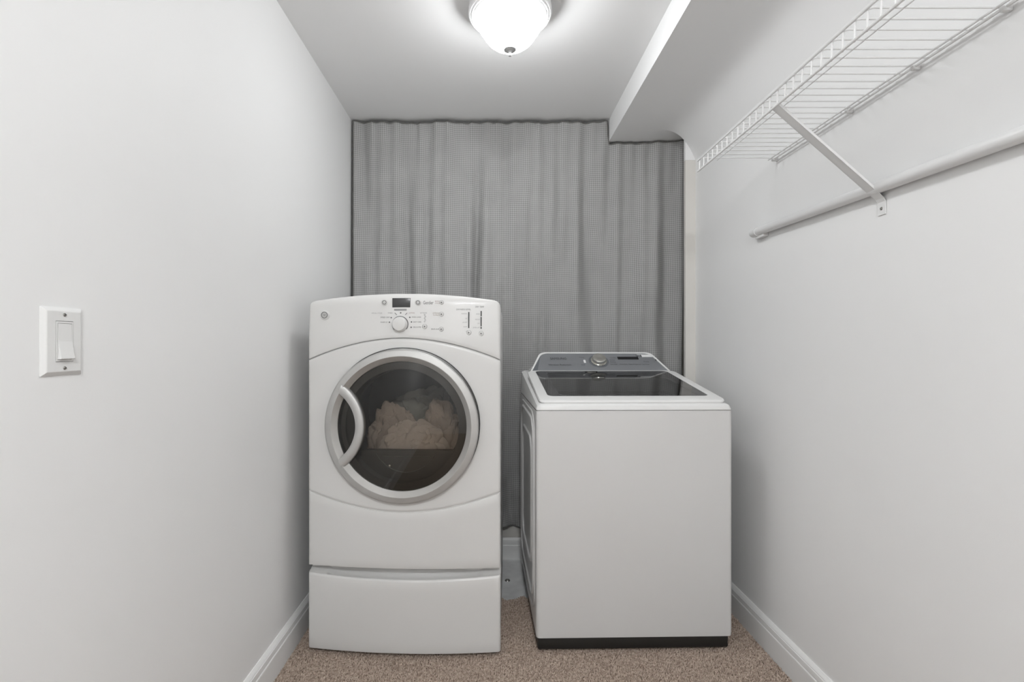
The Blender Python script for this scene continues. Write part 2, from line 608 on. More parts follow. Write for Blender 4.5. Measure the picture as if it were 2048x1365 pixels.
def panel(name, zb, zt, yf, m, parent, nx=48, nz=12, rd=0.005, depth=0.03, cut_l=None):
    """bowed panel between curves zb(x), zt(x); rounded edges; open back"""
    us = [0, 0.0025, 0.006, 0.011]
    xs = [-DW + u for u in us] + [-DW + 0.011 + (2 * DW - 0.022) * i / nx for i in range(1, nx)] + [DW - u for u in reversed(us)]
    es = [0, 0.0015, 0.004]
    v, f = [], []
    rows = None
    for x in xs:
        a, b = zb(x), zt(x)
        ed = min(x + DW, DW - x)
        ex = 0.010 * (1 - math.sqrt(max(0, 1 - (1 - min(1, ed / 0.011)) ** 2)))
        zs = [a + e for e in es] + [a + 0.004 + (b - a - 0.008) * k / nz for k in range(1, nz)] + [b - e for e in reversed(es)]
        rows = len(zs) + 2
        col = []
        for z in zs:
            ez = min(z - a, b - z)
            e2 = rd * (1 - math.sqrt(max(0, 1 - (1 - min(1, ez / 0.004)) ** 2)))
            col.append((x, yf(x, z) + max(ex, e2), z))
        v.append((x, yf(x, a) + depth, a))
        v += col
        v.append((x, yf(x, b) + depth, b))
    for i in range(len(xs) - 1):
        for k in range(rows - 1):
            q = i * rows + k
            f.append((q, q + 1, q + rows + 1, q + rows))
    # side returns
    n0 = len(v)
    for i in (0, len(xs) - 1):
        base = i * rows
        s = len(v)
        for k in range(rows):
            p = v[base + k]
            v.append((p[0], yf(p[0], p[2]) + depth, p[2]))
        for k in range(rows - 1):
            f.append((base + k, base + k + 1, s + k + 1, s + k))
    return pyd(name, v, f, m, parent)


# ------------------------------------------------------------------ pedestal
ped = empty('laundry_pedestal', (D_C.x, D_C.y, 0), D_ROT)
tag(ped, 'white drawer pedestal under the front-loading dryer', 'pedestal')
bm = bmesh.new()
bm_box(-DW + 0.002, DW - 0.002, 0.035, 0.66, 0.012, 0.298, 0.004, 2, bm)
from_bm('body', bm, 'enamel', ped)
for sx in (-1, 1):
    for yy in (0.07, 0.61):
        lathe('foot', [(0.022, 0.0), (0.022, 0.008), (0.012, 0.010), (0.012, 0.016)], 'black', ped, n=20, c=(sx * 0.27, yy, 0.0))
box('toe_strip', -DW + 0.02, DW - 0.02, 0.012, 0.036, 0.004, 0.03, 'black', ped)


# drawer: bowed front whose upper edge rolls back into a sloped shelf with a finger scoop
def drawer():
    nxx = 60
    xs = [-DW + 0.0, -DW + 0.002, -DW + 0.005, -DW + 0.010] + [-DW + 0.010 + (2 * DW - 0.02) * i / nxx for i in range(1, nxx)] + [DW - 0.010, DW - 0.005, DW - 0.002, DW]
    v, f = [], []
    rows = 0
    for x in xs:
        ed = min(x + DW, DW - x)
        ex = 0.009 * (1 - math.sqrt(max(0, 1 - (1 - min(1, ed / 0.010)) ** 2)))
        y0 = bow(x) + ex
        k = max(0.0, 1 - (x / (DW * 0.80)) ** 2)
        scoop = 0.022 * k ** 0.4
        ztp = 0.2765 - 0.0125 * (1 - (x / DW) ** 2)
        pr = [(0.045, 0.012), (0.006, 0.012), (0.0015, 0.0135), (0, 0.018)]
        pr += [(0, 0.018 + (ztp - 0.024) * q / 8) for q in range(1, 9)]
        pr += [(0.0015, ztp - 0.002), (0.005, ztp + 0.001), (0.010, ztp + 0.0015),
               (0.014, ztp + 0.002 - scoop * 0.35), (0.020, ztp + 0.004 - scoop * 0.9), (0.030, ztp + 0.008 - scoop), (0.042, ztp + 0.013 - scoop * 0.8), (0.050, ztp + 0.016 - scoop * 0.1), (0.060, 0.297)]
        rows = len(pr)
        v += [(x, y0 + a, b) for a, b in pr]
    for i in range(len(xs) - 1):
        for q in range(rows - 1):
            a = i * rows + q
            f.append((a, a + 1, a + rows + 1, a + rows))
    f.append(tuple(range(rows)))
    f.append(tuple(range((len(xs) - 1) * rows, len(xs) * rows)))
    return pyd('drawer', v, f, 'enamel', ped)


drawer()

# ------------------------------------------------------------------ dryer
DZ = 0.303
dry = empty('clothes_dryer', (D_C.x, D_C.y, DZ), D_ROT)
tag(dry, 'white front-loading dryer with a round silver-rimmed door on its pedestal', 'dryer')


def dl(px, py):
    """photo pixel -> local (x, z) on the dryer front"""
    x = 0.0
    for _ in range(6):
        Yw = D_C.y + bow(x) - math.sin(D_ROT) * (-x) * -1
        Yw = D_C.y + bow(x) + math.sin(D_ROT) * x
        p = at(px, py, Yw)
        x = (p.x - D_C.x) / math.cos(D_ROT)
    return x, p.z - DZ


ZC = 0.7965 - DZ      # door centre height, local


def s1(x):            # seam under the control panel
    return 1.0225 + 0.0760 * (1 - abs(x / DW) ** 1.9) - DZ


def s2(x):            # seam under the door
    return 0.566 - 0.0665 * (1 - abs(x / DW) ** 1.9) - DZ


def ztp(x):
    e = DW - abs(x)
    z = 1.2275 + 0.0265 * (1 - (x / DW) ** 2) - DZ
    if e < 0.022:
        z -= 0.022 * (1 - math.sqrt(max(0, 1 - (1 - e / 0.022) ** 2)))
    return z


def yf_plain(x, z):
    return bow(x)


def yf_ctrl(x, z):
    k = max(0, (z - (1.10 - DZ)) / 0.14)
    return bow(x) + 0.010 * k + 0.010 * max(0, k - 0.88) ** 1.5 * 12


G = 0.0011
panel('control_panel', lambda x: s1(x) + G, ztp, yf_ctrl, 'enamel', dry, nx=64, nz=16, depth=0.09)
panel('lower_panel', lambda x: 0.001, lambda x: s2(x) - G, yf_plain, 'enamel', dry, nx=48, nz=8)

# middle panel with the round opening
RH = 0.243
angs = sorted(set([2 * math.pi * i / 144 for i in range(144)] + [math.atan2(f_(sx * DW) - ZC, sx * DW) % (2 * math.pi) for f_ in (s1, s2) for sx in (-1, 1)]))


def ray_out(a):
    c, s = math.cos(a), math.sin(a)
    lo, hi = 0.2, 0.6
    for _ in range(40):
        md_ = (lo + hi) / 2
        x, z = md_ * c, ZC + md_ * s
        if abs(x) <= DW + 1e-7 and s2(min(DW, max(-DW, x))) + G <= z <= s1(min(DW, max(-DW, x))) - G:
            lo = md_
        else:
            hi = md_
    return lo


v, f = [], []
rows = 0
for a in angs:
    c, s = math.cos(a), math.sin(a)
    ro = ray_out(a)
    rr = [RH, RH, RH + 0.004] + [RH + 0.004 + (ro - 0.012 - RH - 0.004) * k / 4 for k in range(1, 5)] + [ro - 0.006, ro - 0.002, ro, ro]
    oy = [0.05, 0.003, 0] + [0] * 4 + [0.0004, 0.002, 0.005, 0.03]
    rows = len(rr)
    side = abs(ro * c) > DW - 1e-4
    for q, (r_, o_) in enumerate(zip(rr, oy)):
        x, z = r_ * c, ZC + r_ * s
        x = max(-DW, min(DW, x))
        ed = DW - abs(x)
        ex = 0.010 * (1 - math.sqrt(max(0, 1 - (1 - min(1, ed / 0.011)) ** 2)))
        v.append((x, bow(x) + max(o_, ex if q < rows - 1 else 0), z))
nA = len(angs)
for i in range(nA):
    j = (i + 1) % nA
    for q in range(rows - 1):
        f.append((i * rows + q, i * rows + q + 1, j * rows + q + 1, j * rows + q))
pyd('door_panel', v, f, 'enamel', dry)

# cabinet shell (sides, top, back, floor) open at the front
v, f = [], []
prof = []
hw = DW - 0.003
zt_ = 1.221 - DZ
prof = [(-hw, 0.0), (hw, 0.0), (hw, zt_ - 0.012), (hw - 0.004, zt_ - 0.003), (hw - 0.012, zt_), (-hw + 0.012, zt_), (-hw + 0.004, zt_ - 0.003), (-hw, zt_ - 0.012)]
n = len(prof)
for yy in (0.020, 0.66):
    v += [(a, yy, b) for a, b in prof]
for i in range(n):
    j = (i + 1) % n
    f.append((i, j, n + j, n + i))
f.append(tuple(range(n, 2 * n)))
pyd('cabinet', v, f, 'enamel', dry)
# seam backing - grey for the upper joint, pale for the lower to paint its highlight
panel('seam_backing', lambda x: s1(x) - 0.012, lambda x: s1(x) + 0.012, lambda x, z: bow(x) * 0.99 + 0.006, 'print_lt', dry, nx=40, nz=2, depth=0.012)
panel('seam_backing', lambda x: s2(x) - 0.012, lambda x: s2(x) + 0.012, lambda x, z: bow(x) * 0.99 + 0.0035, 'button', dry, nx=40, nz=2, depth=0.012)

# drum and its front ring
lathe('drum', [(0.235, 0.075), (0.268, 0.10), (0.268, 0.50), (0.15, 0.545), (0.0, 0.55)], 'drum', dry, n=72, axis='Y', c=(0, 0, ZC), cap=False)
lathe('drum_ring', [(0.262, 0.020), (0.240, 0.020), (0.228, 0.030), (0.196, 0.050), (0.193, 0.062), (0.198, 0.075), (0.255, 0.085)], 'drumring', dry, n=96, axis='Y', c=(0, 0, ZC), cap=False)
# lint housing across the bottom of the opening
zl = 0.7005 - DZ - ZC
v, f = [], []
pts = []
rr = 0.205
a0 = math.asin(zl / rr)
for i in range(25):
    a = math.pi - a0 + (2 * a0 + math.pi - 2 * a0 - (math.pi - a0) + 0) * 0
    t = i / 24
    a = (math.pi - a0) + ((2 * math.pi + a0) - (math.pi - a0)) * t
    pts.append((rr * math.cos(a), ZC + rr * math.sin(a)))
lint = prism('lint_housing', pts, 0.040, 0.062, 'housing', dry)
sc = []
for i in range(13):
    t = i / 12
    sc.append((-0.085 + 0.17 * t, 0.0385, ZC + zl - 0.022))
tube('lint_cover_line', sc, 0.0018, 'drum', lint, n=6)
sc = [(0.130 * math.cos(a), 0.0385, ZC - 0.02 + 0.155 * math.sin(a)) for a in [R(215) + R(110) * i / 24 for i in range(25)]]
tube('lint_cover_line', sc, 0.0018, 'drum', lint, n=6)
lathe('screw', [(0.0, -0.002), (0.004, -0.001), (0.004, 0.002)], 'chrome', lint, n=12, axis='Y', c=(-0.058, 0.038, ZC - 0.152))

# door: silver rim, dark ring for the gap shade, smoked glass, handle
YD = bow(0)           # front plane of the middle
door = lathe('door', [(0.2400, 0.010), (0.2400, -0.0235), (0.2410, -0.0236), (0.2430, -0.0232), (0.2570, -0.0208), (0.2600, -0.0202), (0.2628, -0.0180), (0.2640, -0.015), (0.2640, 0.004), (0.2615, 0.007), (0.240, 0.010)],
             'silver', dry, n=128, axis='Y', c=(0, YD, ZC), cap=False)
door['label'] = 'round silver door rim'
lathe('inner_bevel', [(0.2215, 0.004), (0.2225, -0.0065), (0.2240, -0.0080), (0.2265, -0.0105), (0.2375, -0.0212), (0.2400, -0.0235)], 'silver_bev', door, n=128, axis='Y', c=(0, YD, ZC), cap=False)
lathe('gap_shade_ring', [(0.2625, -0.0050), (0.2645, -0.0040), (0.2645, 0.018), (0.245, 0.018), (0.245, -0.0050)], 'dark', door, n=96, axis='Y', c=(0.0034, YD, ZC + 0.0056), cap=False)  # off-centre dark ring, paints the shadowed gap round the door rim
prof = [(0.2225, -0.004)]
for i in range(1, 13):
    r_ = 0.2225 * (1 - i / 12)
    prof.append((r_, -0.004 - 0.012 * (1 - (r_ / 0.2225) ** 2)))
gl = lathe('door_glass', prof, 'doorglass', door, n=96, axis='Y', c=(0, YD, ZC), cap=False)
gl['label'] = 'smoked convex door window'
# dark border printed round the glass
lathe('glass_border', [(0.2225, 0.002), (0.196, -0.002)], 'drumring', door, n=96, axis='Y', c=(0, YD, ZC), cap=False)


# handle: an arched band closing off a lens-shaped grip
def arc3(p, q, r_, n):
    (x1, y1), (x2, y2), (x3, y3) = p, q, r_
    A = 2 * (x1 * (y2 - y3) - y1 * (x2 - x3) + x2 * y3 - x3 * y2)
    B = (x1 ** 2 + y1 ** 2)
    C_ = (x2 ** 2 + y2 ** 2)
    D_ = (x3 ** 2 + y3 ** 2)
    cx = (B * (y2 - y3) + C_ * (y3 - y1) + D_ * (y1 - y2)) / A
    cy = (B * (x3 - x2) + C_ * (x1 - x3) + D_ * (x2 - x1)) / A
    rad = math.hypot(x1 - cx, y1 - cy)
    t1 = math.atan2(y1 - cy, x1 - cx)
    t3 = math.atan2(y3 - cy, x3 - cx)
    return [(cx + rad * math.cos(t1 + (t3 - t1) * i / n), cy + rad * math.sin(t1 + (t3 - t1) * i / n)) for i in range(n + 1)]


sp = 1.70 / 1000
def hp(px, py):
    return ((px - 803) * sp, ZC - (py - 853.5) * sp)


oa = arc3(hp(684, 768), hp(728, 853), hp(684, 938), 40)
ia = arc3(hp(676, 787), hp(710.5, 853), hp(676, 919), 40)
v, f = [], []
sect = [(0, 0.004), (0, -0.0185), (0.05, -0.0215), (0.14, -0.0232), (0.5, -0.0246), (0.86, -0.0238), (0.96, -0.0220), (1, -0.0185), (1, 0.004)]
for (ax, az), (bx, bz) in zip(oa, ia):
    for t, d in sect:
        v.append((ax + (bx - ax) * t, YD + d, az + (bz - az) * t))
ns = len(sect)
for i in range(40):
    for k in range(ns):
        l = (k + 1) % ns
        f.append((i * ns + k, i * ns + l, (i + 1) * ns + l, (i + 1) * ns + k))
f.append(tuple(range(ns)))
f.append(tuple(range(40 * ns, 41 * ns)))
hd = pyd('handle', v, f, 'silver', door)
# dark grip cup behind the handle opening
ga = [hp(690, 778), hp(676, 812), hp(671.5, 853), hp(676, 895), hp(690, 932)]
cup = prism('grip_recess', [(a, b) for a, b in ga] + [(a - 0.004, b) for a, b in reversed(ia)], YD + 0.0005, YD + 0.006, 'black', door)
cup['label'] = 'dark hollow behind the handle'

# ---- controls on the panel
def on_panel(px, py, off=0.0):
    x, z = dl(px, py)
    return x, yf_ctrl(x, z) - off, z


def disc(name, px, py, rpx, h, m, parent, n=24, dome=0.3):
    x, y_, z = on_panel(px, py)
    r_ = rpx * 1.72 / 1000
    return lathe(name, [(r_, 0.003), (r_, -h * (1 - dome)), (r_ * 0.85, -h * (1 - dome * 0.2)), (r_ * 0.5, -h), (0, -h)], m, parent, n=n, axis='Y', c=(x, y_, z))


def ring(name, px, py, rpx, wpx, h, m, parent, n=32):
    x, y_, z = on_panel(px, py)
    r_ = rpx * 1.72 / 1000
    w_ = wpx * 1.72 / 1000
    return lathe(name, [(r_, 0.002), (r_, -h), (r_ - w_, -h), (r_ - w_, 0.002)], m, parent, n=n, axis='Y', c=(x, y_, z), cap=False)


def plate(name, x0, y0, x1, y1, h, m, parent, bev=0.0008):
    xa, _, za = on_panel(x0, y1)
    xb, _, zb = on_panel(x1, y0)
    ym = yf_ctrl((xa + xb) / 2, (za + zb) / 2)
    return box(name, xa, xb, ym - h, ym + 0.006, za, zb, m, parent, bev=bev)


def text_mesh(s, size, ext=0.0):
    cu = bpy.data.curves.new('t', 'FONT')
    cu.body = s
    cu.size = size
    cu.extrude = ext
    cu.resolution_u = 2
    o = bpy.data.objects.new('t', cu)
    COL.objects.link(o)
    dg = bpy.context.evaluated_depsgraph_get()
    me = bpy.data.meshes.new_from_object(o.evaluated_get(dg))
    bpy.data.objects.remove(o)
    bpy.data.curves.remove(cu)
    return me


def fit_text(s, width, height):
    me = text_mesh(s, 1.0)
    xs = [q.co.x for q in me.vertices]
    ys = [q.co.y for q in me.vertices]
    w_, h_ = max(xs) - min(xs), max(ys) - min(ys)
    for q in me.vertices:
        q.co.x = (q.co.x - min(xs)) / w_ * width
    y0_ = min(ys)
    for q in me.vertices:
        q.co.y = (q.co.y - y0_) / h_ * height
    return me


def ptext(s, x0, x1, yc, hpx, m, parent=None):
    """print on the dryer panel between pixels x0..x1, centred at yc"""
    xa, _, za = on_panel(x0, yc + hpx / 2)
    xb, _, zb = on_panel(x1, yc - hpx / 2)
    me = fit_text(s, xb - xa, zb - za)
    for q in me.vertices:
        x, z = xa + q.co.x, za + q.co.y
        q.co = Vector((x, yf_ctrl(x, z) - 0.0007, z))
    me.materials.clear()
    o = link('lettering', me, m, parent or dry, smooth=False)
    return o


# badge
bd = disc('badge', 649.5, 631, 10, 0.004, 'button', dry, n=40, dome=0.4)
bd['label'] = 'round silver maker badge'
x, y_, z = on_panel(649, 630.5)
ring('badge_ring', 648.6, 630.4, 6.6, 1.3, 0.0052, 'print', bd)
me = fit_text('GE', 0.0105, 0.0085)
for q in me.vertices:
    q.co = Vector((x - 0.006 + q.co.x, y_ - 0.0049, z - 0.0042 + q.co.y))
me.materials.clear()
link('badge_letters', me, 'print', bd, smooth=False)

# dial
x, y_, z = on_panel(800.5, 649)
dial = lathe('dial', [(0.0255, 0.002), (0.0262, -0.004), (0.0250, -0.010), (0.0235, -0.021), (0.0215, -0.0245), (0.016, -0.0255), (0.0, -0.0262)], 'enamel', dry, n=56, axis='Y', c=(x, y_, z))
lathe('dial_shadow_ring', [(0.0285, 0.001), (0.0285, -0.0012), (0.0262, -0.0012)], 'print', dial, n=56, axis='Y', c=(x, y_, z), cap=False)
dial['label'] = 'large round cycle dial'
scr = plate('display', 784, 596, 820.3, 615.2, 0.0012, 'lcd_grey', dry)
scr['label'] = 'small dark grey display window'
plate('indicator_strip', 788, 617.8, 813, 621.5, 0.001, 'print_lt', dry, 0.0004)
for (bx, by, br, mm) in ((768.4, 604.9, 6.4, 'button'), (835.8, 605, 6.2, 'button')):
    b_ = disc('button', bx, by, br, 0.0035, mm, dry)
    ring('button_ring', bx, by, br * 0.66, 1.1, 0.0042, 'print', b_)
for (bx, by, br) in ((882.7, 605, 4.0), (882.7, 628.8, 4.3), (882.7, 659, 4.3), (849.5, 653.5, 4.6), (937.7, 665.8, 4.6), (962.4, 667.7, 4.6)):
    b_ = disc('button', bx, by, br, 0.003, 'button', dry)
    disc('button_dot', bx, by, 1.5, 0.0036, 'print', b_, n=12)
    ring('button_ring', bx, by, br + 0.5, 0.7, 0.0006, 'print_lt', b_)
for (bx, by) in ((782.3, 635.6), (778.8, 644.8), (819.6, 635), (823, 644.3), (822.5, 655), (801.2, 626)):
    disc('indicator_light', bx, by, 1.5, 0.0008, 'print', dry, n=12)
for (xa, ya, xb, yb) in ((789.5, 626, 793.5, 630), (814, 626, 810.5, 630)):
    p, q = on_panel(xa, ya, 0.0006), on_panel(xb, yb, 0.0006)
    tube('dial_tick', [p, q], 0.0010, 'print', dry, n=6)
for k in range(5):
    ring('indicator_ring', 849.3 + (k % 2) * 1.4, 630 + k * 3.4, 1.4, 0.5, 0.0006, 'print_lt', dry, n=12)
ptext('SPECIAL CYCLES', 743, 764, 626.6, 2.6, 'print_lt')
ptext('TIMED', 775, 785, 626.2, 2.4, 'print_lt')
ptext('COTTONS', 817.5, 829, 626.2, 2.5, 'print_red')
ptext('OPTIONS', 840, 853.7, 626.2, 2.2, 'print_lt')
ptext('SPEED DRY', 760.7, 780, 635, 2.7, 'print')
ptext('WARM UP', 760.7, 775, 644.8, 2.6, 'print')
ptext('MIXED LOADS', 823.5, 842, 634.6, 2.6, 'print')
ptext('EASY CARE', 827, 842.5, 644.3, 2.5, 'print')
ptext('DELICATES', 826.7, 842.5, 654.7, 2.6, 'print')
ptext('Gentler', 846, 866.5, 605.3, 7, 'print')
ptext('MY', 870, 879, 602.6, 2.6, 'print_red')
ptext('CYCLE', 870, 879, 606.4, 2.6, 'print_red')
ptext('EXTENDED', 865.7, 878.6, 626.6, 2.7, 'print_tan')
ptext('TUMBLE', 865.7, 878.6, 630.6, 2.7, 'print_tan')
ptext('DRUM LIGHT', 862.8, 878.6, 658.7, 2.6, 'print')
ptext('DRYNESS LEVEL', 912.8, 941.8, 619, 3.0, 'print')
ptext('DRY TEMP', 951, 968, 613.8, 3.0, 'print')
for s_, xa, yy in (('MORE DRY', 923, 627.6), ('DRY', 931, 637.3), ('LESS DRY', 925, 645), ('DAMP', 927, 654)):
    ptext(s_, xa, 934.3, yy, 2.3, 'print_lt')
for s_, xa, yy in (('HIGH', 952.5, 628.2), ('MEDIUM', 950.5, 639.3), ('LOW', 955, 647.2), ('EXTRA LOW', 946.5, 655.6)):
    ptext(s_, xa, 959.4, yy, 2.3, 'print_lt')
plate('level_bar', 936.6, 624.4, 938.8, 656.6, 0.0026, 'lcd_grey', dry, 0.0)
for ya, yb in ((622.2, 632.8), (634.2, 653.0), (654.2, 658.2)):
    plate('level_bar', 961.3, ya, 963.5, yb, 0.0022, 'lcd_grey', dry, 0.0)


# ------------------------------------------------------------------ laundry in the drum
def crumple(name, c, size, seed, m, label, rot=0.0):
    bm = bmesh.new()
    bmesh.ops.create_icosphere(bm, subdivisions=5, radius=1)
    for q in bm.verts:
        p = q.co.copy()
        w1 = noise.noise(Vector((p.x * 1.3 + seed, p.y * 1.3, p.z * 1.3)))
        w2 = noise.noise(Vector((p.x * 2.2, p.y * 2.2 + seed * 2, p.z * 2.2)))
        w3 = noise.noise(Vector((p.x * 4.5 + seed, p.y * 4.5, p.z * 4.5 - seed)))
        g = math.sin(4.2 * (p.x * math.cos(rot) + p.z * math.sin(rot)) + 4.6 * w1 + 1.2 * w2 + seed)
        g2 = math.sin(6.0 * (p.z * math.cos(rot) - p.x * math.sin(rot)) + 5.0 * w2 + 2 * seed)
        g3 = math.sin(13.0 * (p.x * 0.7 + p.z * 0.5) + 6.0 * w1 + 3 * w3)
        d = 0.20 * abs(g) ** 0.7 + 0.13 * abs(g2) ** 0.8 + 0.04 * abs(g3) + 0.22 * w1 + 0.07 * w3
        p *= 0.78 + d
        q.co = Vector((c[0] + p.x * size[0], c[1] + p.y * size[1], c[2] + p.z * size[2]))
    o = from_bm(name, bm, m)
    mw = Matrix.Translation(Vector((D_C.x, D_C.y, DZ))) @ Matrix.Rotation(D_ROT, 4, 'Z')
    o.data.transform(mw)
    # origin to base
    zmin = min(q.co.z for q in o.data.vertices)
    cx = sum(q.co.x for q in o.data.vertices) / len(o.data.vertices)
    cy = sum(q.co.y for q in o.data.vertices) / len(o.data.vertices)
    o.data.transform(Matrix.Translation((-cx, -cy, -zmin)))
    o.location = (cx, cy, zmin)
    tag(o, label, 'towel', 'laundry inside the dryer drum')
    return o


crumple('towel', (-0.088, 0.205, ZC - 0.085), (0.092, 0.046, 0.125), 1.3, 'towel', 'crumpled beige towel at the left of the dryer drum', 0.9)
crumple('towel', (0.010, 0.112, ZC - 0.105), (0.110, 0.036, 0.095), 4.1, 'towel_lt', 'crumpled cream towel in the middle of the dryer drum', 1.5)
crumple('towel', (0.096, 0.207, ZC - 0.080), (0.074, 0.042, 0.128), 7.7, 'towel', 'bunched beige towel leaning at the right of the dryer drum', -0.7)
crumple('towel', (0.020, 0.335, ZC - 0.06), (0.16, 0.065, 0.150), 2.9, 'towel_gr', 'dim grey cloth at the back of the dryer drum', 0.9)

# ------------------------------------------------------------------ washing machine
W_ROT = R(1.2)
W_C = Vector((0.5045, 1.752, 0.0))
WW = 0.3465
wash = empty('washing_machine', W_C, W_ROT)
tag(wash, 'white top-loading washing machine with grey console and glass lid', 'washing machine')
WB = 0.047           # top of dark base
WT = 0.845           # top of the cabinet
WD = 0.685
box('base', -WW + 0.006, WW - 0.010, 0.010, WD - 0.01, 0.004, WB + 0.004, 'black', wash, bev=0.006)
for sx in (-1, 1):
    for yy in (0.06, 0.62):
        lathe('foot', [(0.024, 0.0), (0.024, 0.006), (0.014, 0.008), (0.014, 0.012)], 'black', wash, n=20, c=(sx * 0.28, yy, 0.0))

# cabinet with rounded vertical corners, hollow above for the tub
def rrect(x0, x1, y0, y1, r_, n=8):
    pts = []
    for cx, cy, a0_ in ((x1 - r_, y0 + r_, -90), (x1 - r_, y1 - r_, 0), (x0 + r_, y1 - r_, 90), (x0 + r_, y0 + r_, 180)):
        for i in range(n + 1):
            a = R(a0_ + 90 * i / n)
            pts.append((cx + r_ * math.cos(a), cy + r_ * math.sin(a)))
    return pts


def loft(name, loops, m, parent, cap0=True, cap1=True, smooth=True):
    """loops: list of lists of 3-D points of equal length"""
    n = len(loops[0])
    v = [p for lp in loops for p in lp]
    f = []
    for j in range(len(loops) - 1):
        for i in range(n):
            k = (i + 1) % n
            f.append((j * n + i, j * n + k, (j + 1) * n + k, (j + 1) * n + i))
    if cap0:
        f.append(tuple(range(n)))
    if cap1:
        f.append(tuple(range((len(loops) - 1) * n, len(loops) * n)))
    return pyd(name, v, f, m, parent, smooth)


def rr3(x0, x1, y0, y1, r_, z):
    return [(a, b, z) for a, b in rrect(x0, x1, y0, y1, r_)]


loft('cabinet', [rr3(-WW + 0.006, WW - 0.006, 0.006, WD, 0.012, WB), rr3(-WW + 0.001, WW - 0.001, 0.001, WD, 0.013, WB + 0.003),
                 rr3(-WW, WW, 0, WD, 0.014, WB + 0.012), rr3(-WW, WW, 0, WD, 0.014, WT)], 'enamel_w', wash, cap1=False)
# pressed oval ribs in the left side
for (y0, y1, z0, z1, r_, rd) in ((0.075, 0.60, 0.14, 0.80, 0.09, 0.0075), (0.145, 0.53, 0.24, 0.72, 0.07, 0.0075), (0.05, 0.63, 0.10, 0.825, 0.10, 0.004)):
    pts = [(-WW + 0.001, a, b) for a, b in rrect(y0, y1, z0, z1, r_)]
    tube('side_rib', pts, rd, 'enamel_w', wash, n=10, closed=True)

# top cover: stepped frame with a well for the lid, rising towards the back
def zslope(y_):          # height of the lid surface
    return 0.889 + (y_ - 0.07) * (0.957 - 0.889) / 0.42


def rrz(x0, x1, y0, y1, r_, zf):
    return [(a, b, zf(b)) for a, b in rrect(x0, x1, y0, y1, r_)]


def cover_z(y_):
    return 0.868 + max(0, (y_ - 0.05)) * 0.135


loft('top_cover', [rr3(-WW + 0.001, WW - 0.001, 0.001, WD, 0.014, WT + 0.0015),
                   rr3(-WW + 0.0005, WW - 0.0005, 0.0005, WD, 0.016, WT + 0.006),
                   rrz(-WW + 0.004, WW - 0.004, 0.004, WD - 0.002, 0.018, lambda y_: cover_z(y_) - 0.006),
                   rrz(-WW + 0.012, WW - 0.012, 0.012, WD - 0.010, 0.020, cover_z),
                   rrz(-WW + 0.060, WW - 0.060, 0.060, 0.48, 0.05, lambda y_: cover_z(y_) + 0.002),
                   rrz(-WW + 0.064, WW - 0.064, 0.064, 0.476, 0.05, lambda y_: cover_z(y_) - 0.05)], 'lidwhite', wash, cap0=False, cap1=False)

# lid: white frame
lid = loft('lid', [rrz(-WW + 0.050, WW - 0.050, 0.055, 0.490, 0.030, lambda y_: zslope(y_) - 0.010),
                   rrz(-WW + 0.016, WW - 0.016, 0.016, 0.5005, 0.026, lambda y_: zslope(y_) - 0.012),
                   rrz(-WW + 0.013, WW - 0.013, 0.013, 0.5005, 0.028, lambda y_: zslope(y_) - 0.006),
                   rrz(-WW + 0.015, WW - 0.015, 0.016, 0.5005, 0.028, lambda y_: zslope(y_) - 0.001),
                   rrz(-WW + 0.022, WW - 0.022, 0.026, 0.5005, 0.028, lambda y_: zslope(y_) + 0.001),
                   rrz(-WW + 0.050, WW - 0.050, 0.070, 0.4995, 0.022, lambda y_: zslope(y_) + 0.0005),
                   rrz(-WW + 0.0515, WW - 0.0515, 0.0715, 0.4995, 0.021, lambda y_: zslope(y_) - 0.004)], 'lidwhite', wash, cap0=False, cap1=False)
lid['label'] = 'sloping white framed lid'
g0 = rrz(-WW + 0.051, WW - 0.051, 0.071, 0.4995, 0.021, lambda y_: zslope(y_) - 0.0006)
g1 = rrz(-WW + 0.095, WW - 0.085, 0.088, 0.470, 0.012, lambda y_: zslope(y_) - 0.0006)
b_ = loft('glass_border', [g0, g1], 'frit', lid, cap0=False, cap1=False)
b_['label'] = 'black border of the lid window'
g2 = loft('lid_glass', [g1, [(a, b, c - 0.004) for a, b, c in g1]], 'lidglass', lid, cap0=True, cap1=False)
g2['label'] = 'smoked glass lid window'
# catch at the back of the lid
box('lid_catch', -0.075, -0.020, 0.476, 0.492, zslope(0.48) - 0.0002, zslope(0.48) + 0.003, 'lcd', lid, bev=0.001)
box('lid_catch_plate', -0.068, -0.030, 0.462, 0.474, zslope(0.468) - 0.0002, zslope(0.468) + 0.001, 'chrome', lid, bev=0.0004)
# tub seen through the lid
lathe('tub', [(0.235, -0.03), (0.235, -0.06), (0.255, -0.075), (0.255, -0.55), (0.12, -0.57), (0, -0.56)], 'tub', wash, n=64, c=(0, 0.30, 0.86), cap=False)
lathe('tub_ring', [(0.275, -0.028), (0.272, -0.018), (0.262, -0.014), (0.240, -0.018), (0.234, -0.03)], 'tubring', wash, n=64, c=(0, 0.30, 0.862), cap=False)
loft('tub_cover', [rr3(-WW + 0.03, WW - 0.03, 0.03, 0.60, 0.02, 0.842), [(0.27 * math.cos(a), 0.30 + 0.27 * math.sin(a), 0.842) for a in [R(-90) + 2 * math.pi * (i + 0.5) / 36 for i in range(36)]]], 'tubring', wash, cap0=False, cap1=False)

# console: leaning trapezoid with round upper corners
C0 = Vector((0, 0.500, zslope(0.500) - 0.001))      # lower edge
C1 = Vector((0, 0.612, 1.040))                      # upper edge
CU = (C1 - C0)
CL = CU.length
CU.normalize()
CNR = Vector((0, -CU.z, CU.y))                      # faces the camera


